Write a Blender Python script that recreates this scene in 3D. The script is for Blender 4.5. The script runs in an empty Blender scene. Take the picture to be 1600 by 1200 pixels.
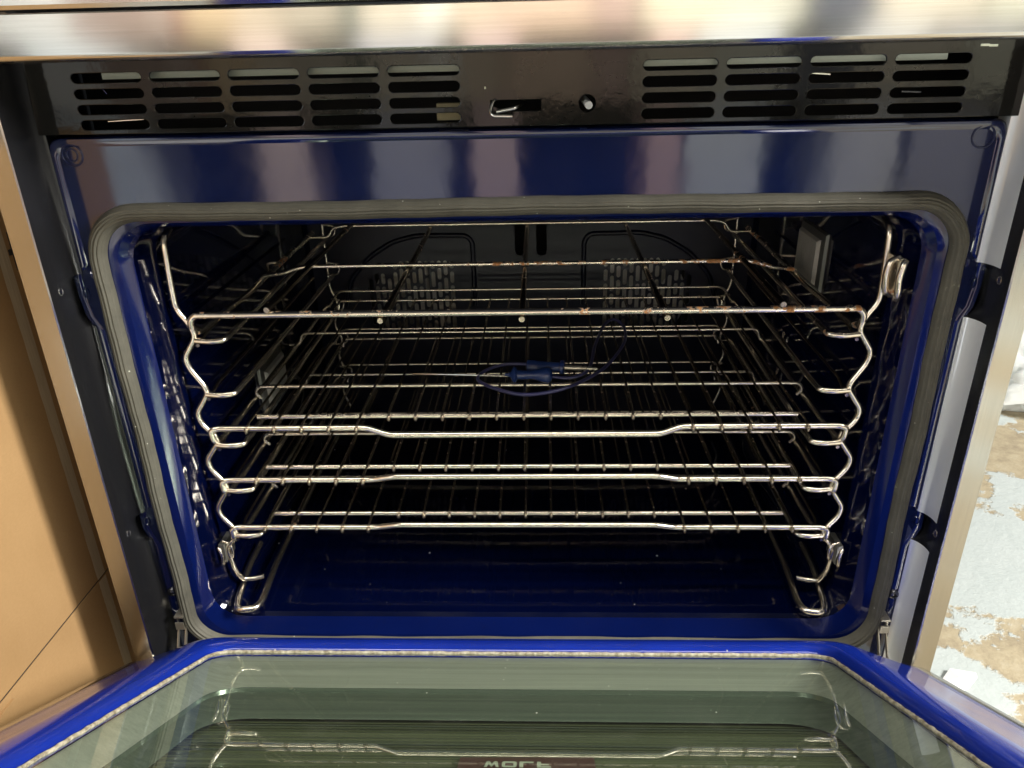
import bpy, bmesh, math, random
from mathutils import Vector, Matrix
random.seed(7)
sc = bpy.context.scene
C = sc.collection

# ------------------------------------------------------------------ camera
# all measures below are written in centimetres: x right, y into the oven, z up from eye level
def W(x, y, z): return Vector((x/100.0, y/100.0, (z+85.0)/100.0))
cam = bpy.data.cameras.new('camera'); co = bpy.data.objects.new('camera', cam); C.objects.link(co)
R = ((0.9992283903961394, 0.00730290847763305, 0.038591337811841424),
     (0.032029783970470474, 0.41714980552017494, -0.9082731597340555),
     (-0.022731404821201416, 0.9088083996543207, 0.4165940181430923))
m = Matrix(R).to_4x4(); m.translation = W(2.018, -66.18, 0); co.matrix_world = m
cam.lens = 1191/1600*36; cam.sensor_width = 36; cam.clip_start = 0.02; cam.clip_end = 60
sc.camera = co

# ------------------------------------------------------------------ world and lamps
w = bpy.data.worlds.new('World'); sc.world = w; w.use_nodes = True
w.node_tree.nodes['Background'].inputs[0].default_value = (0.80, 0.86, 0.95, 1)
w.node_tree.nodes['Background'].inputs[1].default_value = 0.06
def area(name, loc, target, sx, sy, power, col):
    l = bpy.data.lights.new(name, 'AREA'); l.shape = 'RECTANGLE'; l.size = sx; l.size_y = sy
    l.energy = power; l.color = col
    o = bpy.data.objects.new(name, l); C.objects.link(o); o.location = loc
    o.rotation_euler = (Vector(target)-Vector(loc)).to_track_quat('-Z', 'Y').to_euler()
    return o
area('window_light', W(300, -72, 130), W(-20, 0, -40), 0.7, 1.0, 225, (1.0, 0.97, 0.92))
area('left_fill_light', W(-215, -150, 50), W(-95, -85, -85), 1.0, 1.6, 14, (0.92, 0.97, 1.0))  # added fill from the left, meant to brighten the right trim hollow
area('goods_fill_light', W(0, -130, 130), W(0, -300, -10), 3.2, 0.4, 110, (1.0, 0.95, 0.86))  # added lamp facing away from the oven, brightens the mirrored goods
area('overhead_fill_light', W(10, -60, 185), W(10, -57, -80), 2.6, 0.16, 34, (1.0, 0.95, 0.86))  # added overhead strip that puts highlights on the bars and lights the door
sc.view_settings.view_transform = 'Standard'; sc.view_settings.look = 'None'
sc.view_settings.exposure = 0.15; sc.view_settings.gamma = 1.0

# ------------------------------------------------------------------ materials
def mat(name, base, rough=0.5, metal=0.0, spec=0.5, coat=0.0, coat_rough=0.03):
    m = bpy.data.materials.new(name); m.use_nodes = True
    b = m.node_tree.nodes['Principled BSDF']
    b.inputs['Base Color'].default_value = (*base, 1)
    b.inputs['Roughness'].default_value = rough; b.inputs['Metallic'].default_value = metal
    b.inputs['Specular IOR Level'].default_value = spec
    b.inputs['Coat Weight'].default_value = coat; b.inputs['Coat Roughness'].default_value = coat_rough
    return m
class NT:
    def __init__(s, m): s.t = m.node_tree; s.n = s.t.nodes; s.l = s.t.links; s.b = s.n['Principled BSDF']
    def coord(s, scale=(1,1,1), kind='Object'):
        tc = s.n.new('ShaderNodeTexCoord'); mp = s.n.new('ShaderNodeMapping'); mp.inputs['Scale'].default_value = scale
        s.l.new(tc.outputs[kind], mp.inputs['Vector']); return mp.outputs[0]
    def noise(s, vec, scale, detail=3, rough=0.5):
        n = s.n.new('ShaderNodeTexNoise'); n.inputs['Scale'].default_value = scale
        n.inputs['Detail'].default_value = detail; n.inputs['Roughness'].default_value = rough
        s.l.new(vec, n.inputs['Vector']); return n.outputs['Fac']
    def ramp(s, fac, stops):
        r = s.n.new('ShaderNodeValToRGB'); e = r.color_ramp.elements
        while len(e) > 1: e.remove(e[0])
        e[0].position = stops[0][0]; e[0].color = (*stops[0][1], 1) if len(stops[0][1]) == 3 else stops[0][1]
        for p, c in stops[1:]:
            k = e.new(p); k.color = (*c, 1)
        s.l.new(fac, r.inputs[0]); return r.outputs[0]
    def mix(s, fac, a, b, mode='MIX'):
        x = s.n.new('ShaderNodeMix'); x.data_type = 'RGBA'; x.blend_type = mode
        for sock, v in ((x.inputs[0], fac), (x.inputs[6], a), (x.inputs[7], b)):
            if hasattr(v, 'is_output') or isinstance(v, bpy.types.NodeSocket): s.l.new(v, sock)
            elif isinstance(v, tuple): sock.default_value = (*v, 1)
            else: sock.default_value = v
        return x.outputs[2]
    def bump(s, h, strength, dist):
        b = s.n.new('ShaderNodeBump'); b.inputs['Strength'].default_value = strength; b.inputs['Distance'].default_value = dist
        s.l.new(h, b.inputs['Height']); s.l.new(b.outputs[0], s.b.inputs['Normal']); return b
    def specks(s, vec, scale, size):
        v = s.n.new('ShaderNodeTexVoronoi'); v.inputs['Scale'].default_value = scale
        s.l.new(vec, v.inputs['Vector'])
        # random radius per cell, most cells empty
        sep = s.n.new('ShaderNodeSeparateColor'); s.l.new(v.outputs['Color'], sep.inputs[0])
        pw = s.n.new('ShaderNodeMath'); pw.operation = 'POWER'; s.l.new(sep.outputs[0], pw.inputs[0]); pw.inputs[1].default_value = 6
        ml = s.n.new('ShaderNodeMath'); ml.operation = 'MULTIPLY'; s.l.new(pw.outputs[0], ml.inputs[0]); ml.inputs[1].default_value = size
        lt = s.n.new('ShaderNodeMath'); lt.operation = 'LESS_THAN'; s.l.new(v.outputs['Distance'], lt.inputs[0]); s.l.new(ml.outputs[0], lt.inputs[1])
        return lt.outputs[0]

def enamel(name, base, specks=0.0, rough=0.07, spec=0.6, wobble=0.06):
    m = mat(name, base, rough, 0, spec); t = NT(m); v = t.coord()
    t.bump(t.noise(v, 32, 2), wobble, 0.0015)
    col = t.mix(t.ramp(t.noise(v, 9, 5, .6), [(.35, (0,0,0)), (.75, (1,1,1))]), base, tuple(c*1.25 for c in base))
    if specks:
        col = t.mix(t.specks(v, 75, specks), col, (.55, .53, .48))
    t.l.new(col, t.b.inputs['Base Color'])
    r = t.ramp(t.noise(v, 14, 4, .6), [(.3, (rough*.7,)*3), (.8, (rough*2.2,)*3)]); t.l.new(r, t.b.inputs['Roughness'])
    return m
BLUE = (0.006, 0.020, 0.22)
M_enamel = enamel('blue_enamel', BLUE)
M_shadedcavity = enamel('shaded_cavity_enamel', (0.0004, 0.0015, 0.0135), 0.10, 0.05, 0.5, 0.015)  # liner enamel with the shade of the cavity put into its colour
M_litlip = enamel('lit_lip_enamel', (0.0018, 0.006, 0.056), 0.06, 0.09, 0.6, 0.02)  # same liner enamel, colour lightened for the light falling on the lip
M_doorenamel = enamel('door_enamel', BLUE, 0.11, 0.09)
M_panel = enamel('front_enamel', (0.005, 0.010, 0.048), 0.0, 0.055, 1.0)

def black_enamel():
    m = mat('black_enamel', (0.008, 0.008, 0.008), .08, 0, .35); t = NT(m); v = t.coord()
    t.bump(t.noise(v, 70, 3, .6), 0.06, 0.002)
    t.l.new(t.mix(t.noise(v, 12, 5, .7), (0.005, 0.005, 0.005), (0.014, 0.014, 0.012)), t.b.inputs['Base Color'])
    return m
M_black = black_enamel()
M_darksteel = mat('dark_inner_trim', (0.010, 0.010, 0.011), .25, 0, .5, .0, .15)
t = NT(M_darksteel); t.bump(t.noise(t.coord(), 30, 3), .06, .003)
M_litreturn = mat('lit_return_metal', (0.30, 0.31, 0.33), .3, .35, .8)  # light tone standing in for the reflection in the right trim hollow
t = NT(M_litreturn); v_ = t.coord((8, 8, 3)); t.l.new(t.mix(t.noise(v_, 4, 5, .6), (.78, .80, .80), (.92, .93, .93)), t.b.inputs['Base Color'])
M_void = mat('unlit_void', (0.006, 0.006, 0.006), .9)

def brushed(name, base, axis, rough=.24):
    m = mat(name, base, rough, 1); t = NT(m)
    s = [900, 900, 900]; s[axis] = 9
    n = t.noise(t.coord(tuple(s)), 1, 3, .7)
    t.bump(n, .05, .0002)
    big = t.noise(t.coord((30, 30, 30) if axis != 0 else (8, 30, 120)), 1, 4, .6)
    grain = t.mix(.35, t.mix(big, tuple(c*.92 for c in base), base), t.ramp(n, [(.3, tuple(c*.75 for c in base)), (.7, tuple(min(1, c*1.15) for c in base))]))
    t.l.new(grain, t.b.inputs['Base Color'])
    t.b.inputs['Anisotropic'].default_value = .9
    # the highlight spreads across the grain
    cx_ = t.n.new('ShaderNodeCombineXYZ'); cx_.inputs[2 if axis == 0 else 0].default_value = 1.0
    t.l.new(cx_.outputs[0], t.b.inputs['Tangent'])
    return m
M_steelh = brushed('brushed_steel_horizontal', (0.64, 0.63, 0.61), 0, .15)
M_steelv = brushed('brushed_steel_vertical', (0.50, 0.485, 0.44), 2, .2)

def chrome(name, rust, base=(0.95, 0.87, 0.74)):
    m = mat(name, base, .24, 1); t = NT(m); v = t.coord(kind='Object')
    n = t.noise(v, 75, 5, .65)
    tarn = t.ramp(t.noise(v, 60, 4, .6), [(.3, tuple(c*.8 for c in base)), (.62, base)])
    # rust gathers in a few stretches: fine spots gated by a slow variation
    gate = t.n.new('ShaderNodeMath'); gate.operation = 'MULTIPLY_ADD'; t.l.new(t.noise(v, 6, 1), gate.inputs[0]); gate.inputs[1].default_value = .5; gate.inputs[2].default_value = -.25
    ad = t.n.new('ShaderNodeMath'); t.l.new(n, ad.inputs[0]); t.l.new(gate.outputs[0], ad.inputs[1])
    f = t.ramp(ad.outputs[0], [(1-rust, (0, 0, 0)), (1-rust+.05, (1, 1, 1))])
    col = t.mix(f, tarn, t.ramp(t.noise(v, 300, 3), [(.35, (0.20, 0.06, 0.02)), (.6, (0.62, 0.30, 0.11))]))
    t.l.new(col, t.b.inputs['Base Color'])
    inv = t.ramp(f, [(0, (1, 1, 1)), (1, (.15, .15, .15))]); t.l.new(inv, t.b.inputs['Metallic'])
    t.l.new(t.ramp(f, [(0, (.24, .24, .24)), (1, (.6, .6, .6))]), t.b.inputs['Roughness'])
    t.bump(t.noise(v, 60, 3), .04, .0005)
    return m
M_chrome = chrome('rack_chrome', .27)
M_rusty = chrome('rack_chrome_rusty', .43)
M_rod = chrome('rod_chrome', .30, (0.32, 0.27, 0.21))
M_zinc = mat('zinc_bracket', (0.62, 0.58, 0.48), .35, .9)
M_screw = mat('screw_steel', (0.10, 0.10, 0.11), .25, .9)

def gasket_mat():
    m = mat('woven_gasket', (0.13, 0.125, 0.095), .62, .15, .4); t = NT(m); v = t.coord()
    n = t.noise(v, 30, 5, .7)
    col = t.mix(n, (0.05, 0.048, 0.038), (0.15, 0.142, 0.108))
    col = t.mix(t.ramp(t.noise(v, 22, 6, .75), [(.66, (0, 0, 0)), (.76, (1, 1, 1))]), col, (0.42, 0.42, 0.30))
    col = t.mix(t.specks(v, 170, .14), col, (.6, .6, .5))
    t.l.new(col, t.b.inputs['Base Color']); t.bump(t.noise(v, 900, 2), .6, .0006)
    return m
M_gasket = gasket_mat()
def rope_mat():
    m = mat('braided_rope', (0.45, 0.42, 0.33), .7); t = NT(m); v = t.coord()
    t.l.new(t.ramp(t.noise(v, 170, 3, .7), [(.35, (.16, .13, .08)), (.65, (.48, .44, .34))]), t.b.inputs['Base Color'])
    t.bump(t.noise(v, 300, 2), .8, .001); return m
M_rope = rope_mat()

def card(name, a, b):
    m = mat(name, a, .85, 0, .2); t = NT(m)
    v = t.coord((1, 1, 1)); n = t.ramp(t.noise(v, 7, 7, .6), [(.3, (0, 0, 0)), (.75, (1, 1, 1))])
    col = t.mix(n, a, b)
    fib = t.noise(t.coord((250, 250, 420)), 1, 3, .7)
    col = t.mix(t.ramp(fib, [(.3, (0, 0, 0)), (.8, (.35, .35, .35))]), col, tuple(c*.8 for c in a))
    t.l.new(col, t.b.inputs['Base Color']); t.bump(t.noise(v, 9, 6, .6), .25, .004); return m
M_card = card('cardboard', (0.34, 0.205, 0.088), (0.41, 0.255, 0.118))
M_tape = mat('filament_tape', (0.36, 0.27, 0.16), .4, 0, .5)
t = NT(M_tape); t.l.new(t.mix(t.noise(t.coord((600, 600, 40)), 1, 3), (.36, .29, .19), (.58, .48, .33)), t.b.inputs['Base Color'])
M_strap = mat('dark_seam', (0.02, 0.018, 0.02), .5)

def floor_mat():
    m = mat('peeling_painted_concrete', (0.7, 0.74, 0.72), .45, 0, .4); t = NT(m); v = t.coord()
    n = t.noise(v, 1.9, 8, .66)
    peel = t.ramp(n, [(.505, (0, 0, 0)), (.52, (1, 1, 1))])
    paint = t.mix(t.noise(v, 14, 6, .7), (0.42, 0.47, 0.46), (0.52, 0.56, 0.545))
    conc = t.ramp(t.noise(v, 22, 8, .75), [(.3, (0.25, 0.205, 0.14)), (.55, (0.39, 0.33, 0.22)), (.75, (0.46, 0.41, 0.30))])
    t.l.new(t.mix(peel, paint, conc), t.b.inputs['Base Color'])
    ad = t.n.new('ShaderNodeMath'); ad.operation = 'MULTIPLY_ADD'; t.l.new(peel, ad.inputs[0]); ad.inputs[1].default_value = -.6
    t.l.new(t.noise(v, 60, 5, .7), ad.inputs[2]); t.bump(ad.outputs[0], .5, .004)
    t.l.new(t.ramp(peel, [(0, (.35,)*3), (1, (.85,)*3)]), t.b.inputs['Roughness'])
    return m
M_floor = floor_mat()
M_probe = mat('navy_silicone', (0.014, 0.035, 0.14), .22, 0, .6)
M_cable = mat('navy_cable', (0.035, 0.035, 0.11), .38, 0, .6)
M_needle = mat('steel_needle', (0.75, 0.73, 0.70), .18, 1)
M_lampglass = mat('frosted_lamp_glass', (0.26, 0.25, 0.22), .3, 0, .7)
t = NT(M_lampglass); t.l.new(t.mix(t.noise(t.coord(), 60, 5, .7), (.30, .29, .25), (.62, .60, .54)), t.b.inputs['Base Color']); t.bump(t.noise(t.coord(), 250, 3), .5, .001)
M_lampframe = mat('lamp_bezel', (0.22, 0.22, 0.20), .35, .7)
M_fan = mat('fan_metal', (0.42, 0.41, 0.38), .35, .7)
M_galv = mat('galvanised_sheet', (0.24, 0.27, 0.23), .5, .3)
M_dimple = mat('enamel_dimple', (0.006, 0.011, 0.05), .3, 0, .6)
M_badge = mat('badge_red', (0.095, 0.038, 0.03), .35)
M_letter = mat('badge_letters', (0.62, 0.66, 0.52), .4, .2)
M_bag = mat('plastic_film', (0.85, 0.88, 0.86), .15, 0, .6)
M_bag.node_tree.nodes['Principled BSDF'].inputs['Alpha'].default_value = .55
M_paper = mat('white_paper', (0.85, 0.85, 0.85), .7)

def glass_mat():
    m = bpy.data.materials.new('window_glass'); m.use_nodes = True; n = m.node_tree.nodes; l = m.node_tree.links
    for x in list(n): n.remove(x)
    out = n.new('ShaderNodeOutputMaterial'); g = n.new('ShaderNodeBsdfGlossy'); tr = n.new('ShaderNodeBsdfTransparent')
    d = n.new('ShaderNodeBsdfDiffuse'); mx = n.new('ShaderNodeMixShader'); mx2 = n.new('ShaderNodeMixShader'); fr = n.new('ShaderNodeMath'); lw = n.new('ShaderNodeLayerWeight'); p5 = n.new('ShaderNodeMath')
    # two-sided Schlick reflectance of coated glass
    lw.inputs['Blend'].default_value = .5; p5.operation = 'POWER'; l.new(lw.outputs['Facing'], p5.inputs[0]); p5.inputs[1].default_value = 5
    fr.operation = 'MULTIPLY_ADD'; l.new(p5.outputs[0], fr.inputs[0]); fr.inputs[1].default_value = .80; fr.inputs[2].default_value = .22
    g.inputs['Roughness'].default_value = .015; g.inputs['Color'].default_value = (.95, 1, .95, 1)
    tr.inputs['Color'].default_value = (.86, .93, .86, 1); d.inputs['Color'].default_value = (.75, .76, .66, 1)
    l.new(fr.outputs[0], mx.inputs[0]); l.new(tr.outputs[0], mx.inputs[1]); l.new(g.outputs[0], mx.inputs[2])
    tc = n.new('ShaderNodeTexCoord')
    # grime: sparse crumbs plus faint scratches
    v = n.new('ShaderNodeTexVoronoi'); v.inputs['Scale'].default_value = 62; l.new(tc.outputs['Object'], v.inputs['Vector'])
    sp = n.new('ShaderNodeSeparateColor'); l.new(v.outputs['Color'], sp.inputs[0])
    pw = n.new('ShaderNodeMath'); pw.operation = 'POWER'; l.new(sp.outputs[0], pw.inputs[0]); pw.inputs[1].default_value = 4
    ml = n.new('ShaderNodeMath'); ml.operation = 'MULTIPLY'; l.new(pw.outputs[0], ml.inputs[0]); ml.inputs[1].default_value = .075
    lt = n.new('ShaderNodeMath'); lt.operation = 'LESS_THAN'; l.new(v.outputs['Distance'], lt.inputs[0]); l.new(ml.outputs[0], lt.inputs[1])
    nz = n.new('ShaderNodeTexNoise'); nz.inputs['Scale'].default_value = 25; nz.inputs['Detail'].default_value = 8; nz.inputs['Roughness'].default_value = .75
    l.new(tc.outputs['Object'], nz.inputs['Vector'])
    mr = n.new('ShaderNodeMapRange'); mr.inputs[1].default_value = .5; mr.inputs[2].default_value = .8; mr.inputs[3].default_value = .010; mr.inputs[4].default_value = .035
    l.new(nz.outputs['Fac'], mr.inputs[0])
    mxm = n.new('ShaderNodeMath'); mxm.operation = 'MAXIMUM'; l.new(mr.outputs[0], mxm.inputs[0]); l.new(lt.outputs[0], mxm.inputs[1])
    l.new(mxm.outputs[0], mx2.inputs[0]); l.new(mx.outputs[0], mx2.inputs[1]); l.new(d.outputs[0], mx2.inputs[2])
    l.new(mx2.outputs[0], out.inputs['Surface']); return m
M_glass = glass_mat()
M_spacer = mat('window_spacer', (0.66, 0.67, 0.60), .28, .6)
t = NT(M_spacer); t.l.new(t.ramp(t.noise(t.coord((1.5, 130, 130)), 1, 4, .8), [(.3, (.58, .59, .52)), (.65, (.80, .80, .72))]), t.b.inputs['Base Color'])
M_spacer2 = mat('inner_spacer', (0.16, 0.20, 0.16), .22, .5)
t = NT(M_spacer2); t.l.new(t.ramp(t.noise(t.coord((1.5, 160, 160)), 1, 4, .8), [(.3, (.13, .16, .13)), (.65, (.22, .25, .20))]), t.b.inputs['Base Color'])
M_inner = mat('inner_pane_backing', (0.08, 0.1, 0.06), .12, .2, .8)
t = NT(M_inner); n_ = t.noise(t.coord((2, 260, 260)), 1, 3, .8)
t.l.new(t.mix(t.ramp(n_, [(.25, (0, 0, 0)), (.8, (1, 1, 1))]), (0.040, 0.052, 0.034), (0.22, 0.235, 0.12)), t.b.inputs['Base Color'])

# ------------------------------------------------------------------ helpers
def empty(name, x, y, z):
    o = bpy.data.objects.new(name, None); C.objects.link(o); o.location = W(x, y, z); o.empty_display_size = .05
    return o
def tag(o, label, cat, group=None):
    o['label'] = label; o['category'] = cat
    if group: o['group'] = group
    return o
def mesh(name, verts, faces, material, parent=None, smooth=False, base=None, autos=None):
    """verts in cm world measures; stored relative to the root thing's base"""
    off = Vector((0, 0, 0))
    root = parent
    while root is not None and root.parent is not None: root = root.parent
    if root is not None: off = root.location.copy()
    elif base is not None: off = W(*base)
    me = bpy.data.meshes.new(name); me.from_pydata([W(*v)-off for v in verts], [], faces); me.validate()
    bm = bmesh.new(); bm.from_mesh(me); bmesh.ops.recalc_face_normals(bm, faces=bm.faces); bm.to_mesh(me); bm.free()
    me.materials.append(material)
    if smooth: me.polygons.foreach_set('use_smooth', [True]*len(me.polygons))
    if autos is not None: me.set_sharp_from_angle(angle=math.radians(autos))
    o = bpy.data.objects.new(name, me); C.objects.link(o)
    if parent is not None: o.parent = parent
    elif base is not None: o.location = off
    return o
def box_vf(x0, x1, y0, y1, z0, z1):
    v = [(x, y, z) for x in (x0, x1) for y in (y0, y1) for z in (z0, z1)]
    f = [(0, 1, 3, 2), (4, 6, 7, 5), (0, 4, 5, 1), (2, 3, 7, 6), (0, 2, 6, 4), (1, 5, 7, 3)]
    return v, f
def fillet(pts, r, n=5, closed=False):
    pts = [Vector(p) for p in pts]; out = []; N = len(pts)
    for i, p in enumerate(pts):
        if not closed and (i == 0 or i == N-1): out.append(p); continue
        a, b = pts[i-1], pts[(i+1) % N]; da = (a-p); db = (b-p)
        rr = min(r, da.length*.48, db.length*.48)
        if rr < 1e-4 or da.length < 1e-6 or db.length < 1e-6: out.append(p); continue
        p0 = p+da.normalized()*rr; p1 = p+db.normalized()*rr
        for k in range(n+1):
            q = k/n; out.append(p0*(1-q)**2+p*2*q*(1-q)+p1*q*q)
    return out
def tube_vf(pts, r, seg=10, closed=False, cap=True, radii=None):
    pts = [Vector(p) for p in pts]; N = len(pts); verts = []; faces = []
    tang = []
    for i in range(N):
        a = pts[i-1] if (i > 0 or closed) else pts[i]; b = pts[(i+1) % N] if (i < N-1 or closed) else pts[i]
        tang.append((b-a).normalized())
    ref = Vector((0, 0, 1)) if abs(tang[0].z) < .9 else Vector((1, 0, 0))
    nrm = (ref-tang[0]*ref.dot(tang[0])).normalized()
    for i in range(N):
        nrm = (nrm-tang[i]*nrm.dot(tang[i])); nrm.normalize(); bi = tang[i].cross(nrm)
        rr = radii[i] if radii else r
        for k in range(seg):
            a = 2*math.pi*k/seg; verts.append(tuple(pts[i]+(nrm*math.cos(a)+bi*math.sin(a))*rr))
    M = N if closed else N-1
    for i in range(M):
        j = (i+1) % N
        for k in range(seg):
            l = (k+1) % seg; faces.append((i*seg+k, i*seg+l, j*seg+l, j*seg+k))
    if not closed and cap:
        faces.append(tuple(range(seg))); faces.append(tuple((N-1)*seg+k for k in range(seg))[::-1])
    return verts, faces
def tube(name, pts, r, material, parent, rad=0, seg=10, closed=False, radii=None):
    p = fillet(pts, rad, 5, closed) if rad else pts
    v, f = tube_vf(p, r, seg, closed, radii=radii)
    return mesh(name, v, f, material, parent, True, autos=50)
def join(vfs):
    V = []; F = []
    for v, f in vfs:
        o = len(V); V += list(v); F += [tuple(i+o for i in q) for q in f]
    return V, F
def rrect(hw, z0, z1, r, n=7, cx=0):
    """rounded rectangle in (x, z), counter clockwise, z0 top z1 bottom"""
    pts = []
    for (x, z, a0) in ((cx+hw-r, z0-r, 0), (cx-hw+r, z0-r, 90), (cx-hw+r, z1+r, 180), (cx+hw-r, z1+r, 270)):
        for k in range(n+1):
            a = math.radians(a0+90*k/n); pts.append((x+r*math.cos(a), z+r*math.sin(a)))
    return pts
def loft(rings, closed_ring=True, cap_last=False):
    V = []; F = []; n = len(rings[0])
    for r in rings: V += r
    for i in range(len(rings)-1):
        for k in range(n if closed_ring else n-1):
            l = (k+1) % n; F.append((i*n+k, i*n+l, (i+1)*n+l, (i+1)*n+k))
    if cap_last: F.append(tuple((len(rings)-1)*n+k for k in range(n)))
    return V, F
def plate_with_holes(name, outer, holes, y, thick, material, parent, bevel=.05):
    """flat plate in the x-z plane with real openings"""
    cu = bpy.data.curves.new(name, 'CURVE'); cu.dimensions = '2D'; cu.fill_mode = 'BOTH'
    cu.extrude = thick/2; cu.bevel_depth = bevel; cu.bevel_resolution = 1; cu.offset = -bevel
    for loop in [outer]+holes:
        s = cu.splines.new('POLY'); s.points.add(len(loop)-1); s.use_cyclic_u = True
        for p, q in zip(s.points, loop): p.co = (q[0], q[1], 0, 1)
    tmp = bpy.data.objects.new('tmp', cu); C.objects.link(tmp)
    dg = bpy.context.evaluated_depsgraph_get(); me = bpy.data.meshes.new_from_object(tmp.evaluated_get(dg))
    vs = [(v.co.x, y-v.co.z, v.co.y) for v in me.vertices]; fs = [tuple(p.vertices) for p in me.polygons]
    bpy.data.objects.remove(tmp); bpy.data.curves.remove(cu); bpy.data.meshes.remove(me)
    return mesh(name, vs, fs, material, parent)
def capsule(x0, x1, zc, r, n=6):
    p = []
    for k in range(n+1):
        a = math.radians(-90+180*k/n); p.append((x1-r+r*math.cos(a), zc+r*math.sin(a)))
    for k in range(n+1):
        a = math.radians(90+180*k/n); p.append((x0+r+r*math.cos(a), zc+r*math.sin(a)))
    return p
def vcapsule(xc, z0, z1, r, n=4):
    p = []
    for k in range(n+1):
        a = math.radians(180*k/n); p.append((xc+r*math.cos(a), z0-r+r*math.sin(a)))
    for k in range(n+1):
        a = math.radians(180+180*k/n); p.append((xc+r*math.cos(a), z1+r+r*math.sin(a)))
    return p

# ------------------------------------------------------------------ setting
v, f = [(-500, -400, -85), (500, -400, -85), (500, 500, -85), (-500, 500, -85)], [(0, 1, 2, 3)]
fl = mesh('floor', v, f, M_floor, base=(0, 0, -85)); fl['kind'] = 'structure'

# ------------------------------------------------------------------ the oven
oven = tag(empty('oven', 0, 20, -85), 'stainless steel range oven with cobalt blue enamel interior and its door let down', 'oven')
# control panel band above the vents: a face with a rolled lower lip and the shelf above
prof = [(-1.4, 2.40), (-1.9, 2.36), (-2.05, 2.25), (-2.05, -.55), (-2.03, -.68), (-1.97, -.80), (-1.88, -.92), (-1.76, -1.02), (-1.6, -1.10), (-1.3, -1.17), (-.6, -1.2), (3.6, -1.2)]
rings = [[(x, y, z) for (y, z) in prof] for x in (-46, 46)]
v, f = loft(rings, False); mesh('control_panel', v, f, M_steelh, oven, True, autos=9)
v, f = loft([[(x, y, z) for (y, z) in [(1, 2.45), (-1.7, 2.5), (-2.15, 2.6), (-2.35, 2.9), (-2.4, 9), (-1, 22), (40, 22)]] for x in (-46, 46)], False)
mesh('control_fascia', v, f, M_steelh, oven, True, autos=9)

# black vent panel with slots
slots = []
pitch = 6.94
rows = [(-2.62, .40), (-3.92, .40), (-5.22, .40), (-6.50, .40)]
for i in range(5):
    for j, (zc, r) in enumerate(rows):
        x0 = -38.75-.03*j+i*pitch; slots.append(capsule(x0, x0+6.2, zc, r))
for i in range(4):
    for j, (zc, r) in enumerate(rows):
        x0 = 10.85+i*6.98; slots.append(capsule(x0, x0+6.25, zc, r))
slots.append([(-2.2, -5.15), (2.15, -5.15), (2.15, -6.05), (-.4, -6.05), (-1.4, -5.85), (-2.2, -5.5)][::-1])
slots.append([(6.15+.72*math.cos(math.radians(a)), -5.55+.72*math.sin(math.radians(a))) for a in range(0, 360, 20)])
outer = [(-42.55, -1.25), (-43.1, -7.3), (43.1, -7.3), (43.3, -1.25)]
vp = plate_with_holes('vent_panel', outer, slots, 4.1, .12, M_black, oven, .06)
# dark box behind the slots with a galvanised sheet near the top row
v, f = join([box_vf(-44.5, 44.5, 16, 16.2, -8.5, -.5), box_vf(-44.5, 44.5, 4.6, 16, -.6, -.5), box_vf(-44.5, 44.5, 4.6, 16, -8.6, -8.5)])
mesh('vent_box', v, f, M_void, oven)
v, f = join([box_vf(-36.5, -4, 5.0, 5.1, -2.78, -.7), box_vf(10.5, 36.5, 5.0, 5.1, -2.74, -.7)])
mesh('air_baffle', v, f, M_galv, oven)
v, f = box_vf(-7.1, -4.5, 5.2, 6.4, -6.8, -5.4); mesh('insulation_block', v, f, card('insulation', (.16, .14, .08), (.3, .27, .17)), oven)
for (x0, z0, x1, z1) in ((-37.2, -6.35, -34.0, -6.25), (-37.0, -3.6, -36.9, -4.0), (-22.5, -3.5, -19.5, -3.45), (25.0, -3.55, 27.2, -3.75), (33.4, -5.25, 35.2, -5.35), (34.6, -6.1, 38.0, -5.9)):
    tube('wire', [(x0, 5.6, z0), (x1, 5.9, z1)], .07 if x0 < 20 else .11, M_needle, oven, seg=6)
# latch hook and door switch plunger
tube('latch_hook', [(-1.6, 4.6, -5.0), (-2.0, 3.6, -5.2), (-2.25, 2.9, -6.05), (-1.9, 2.6, -6.3), (-.3, 2.6, -6.35)], .15, M_needle, oven, .5, 8)
tube('latch_hook', [(.6, 4.7, -5.5), (-.1, 3.3, -5.75), (-1.7, 3.0, -6.0)], .16, M_needle, oven, .3, 8)
pl = tube('door_switch', [(6.0, 6.5, -5.4), (6.25, 3.3, -5.65)], .33, mat('plunger_grey', (.5, .52, .52), .35), oven, seg=14)
for x, z in ((-2.7, -4.2), (38.5, -1.75), (39.2, -1.8)):
    v, f = box_vf(x, x+(.12 if x < 0 else .7), 3.93, 4.02, z, z+.18); mesh('paint_chip', v, f, M_letter, oven)

# blue front panel: rolled outer edge, tabs, opening
def panel_outline(inset, tabout):
    pts = []; X = 42.75-inset; T = .95
    zt, zb = -7.55-inset, -72
    seq = [(0, -19.6), (T*.25, -19.9), (T, -20.5), (T, -22.6), (T*.75, -24.6), (.1, -25.8), (0, -26.3),
           (0, -47.5), (T*.6, -47.9), (T*.85, -48.4), (T*.9, -50.0), (T*.35, -51.6), (0, -52.6)]
    for s in (1, -1):
        side = []
        for k in range(5):
            a = math.radians(90-90*k/4); side.append((s*(X-1.1+1.1*math.cos(a)), zt-1.1+1.1*math.sin(a)))
        for dx, z in seq: side.append((s*(X+dx*tabout), z+(inset*.3 if z > -21 or -49 < z < -40 else -inset*.0)))
        side.append((s*X, zb))
        pts += side if s == 1 else side[::-1]
    return pts
o3 = panel_outline(0, 1); o2 = panel_outline(.18, 1); o1 = panel_outline(.5, 1); o0 = panel_outline(.85, 1)
hole = rrect(40.2, -14.6, -66.9, 4.6, 8)
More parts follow.
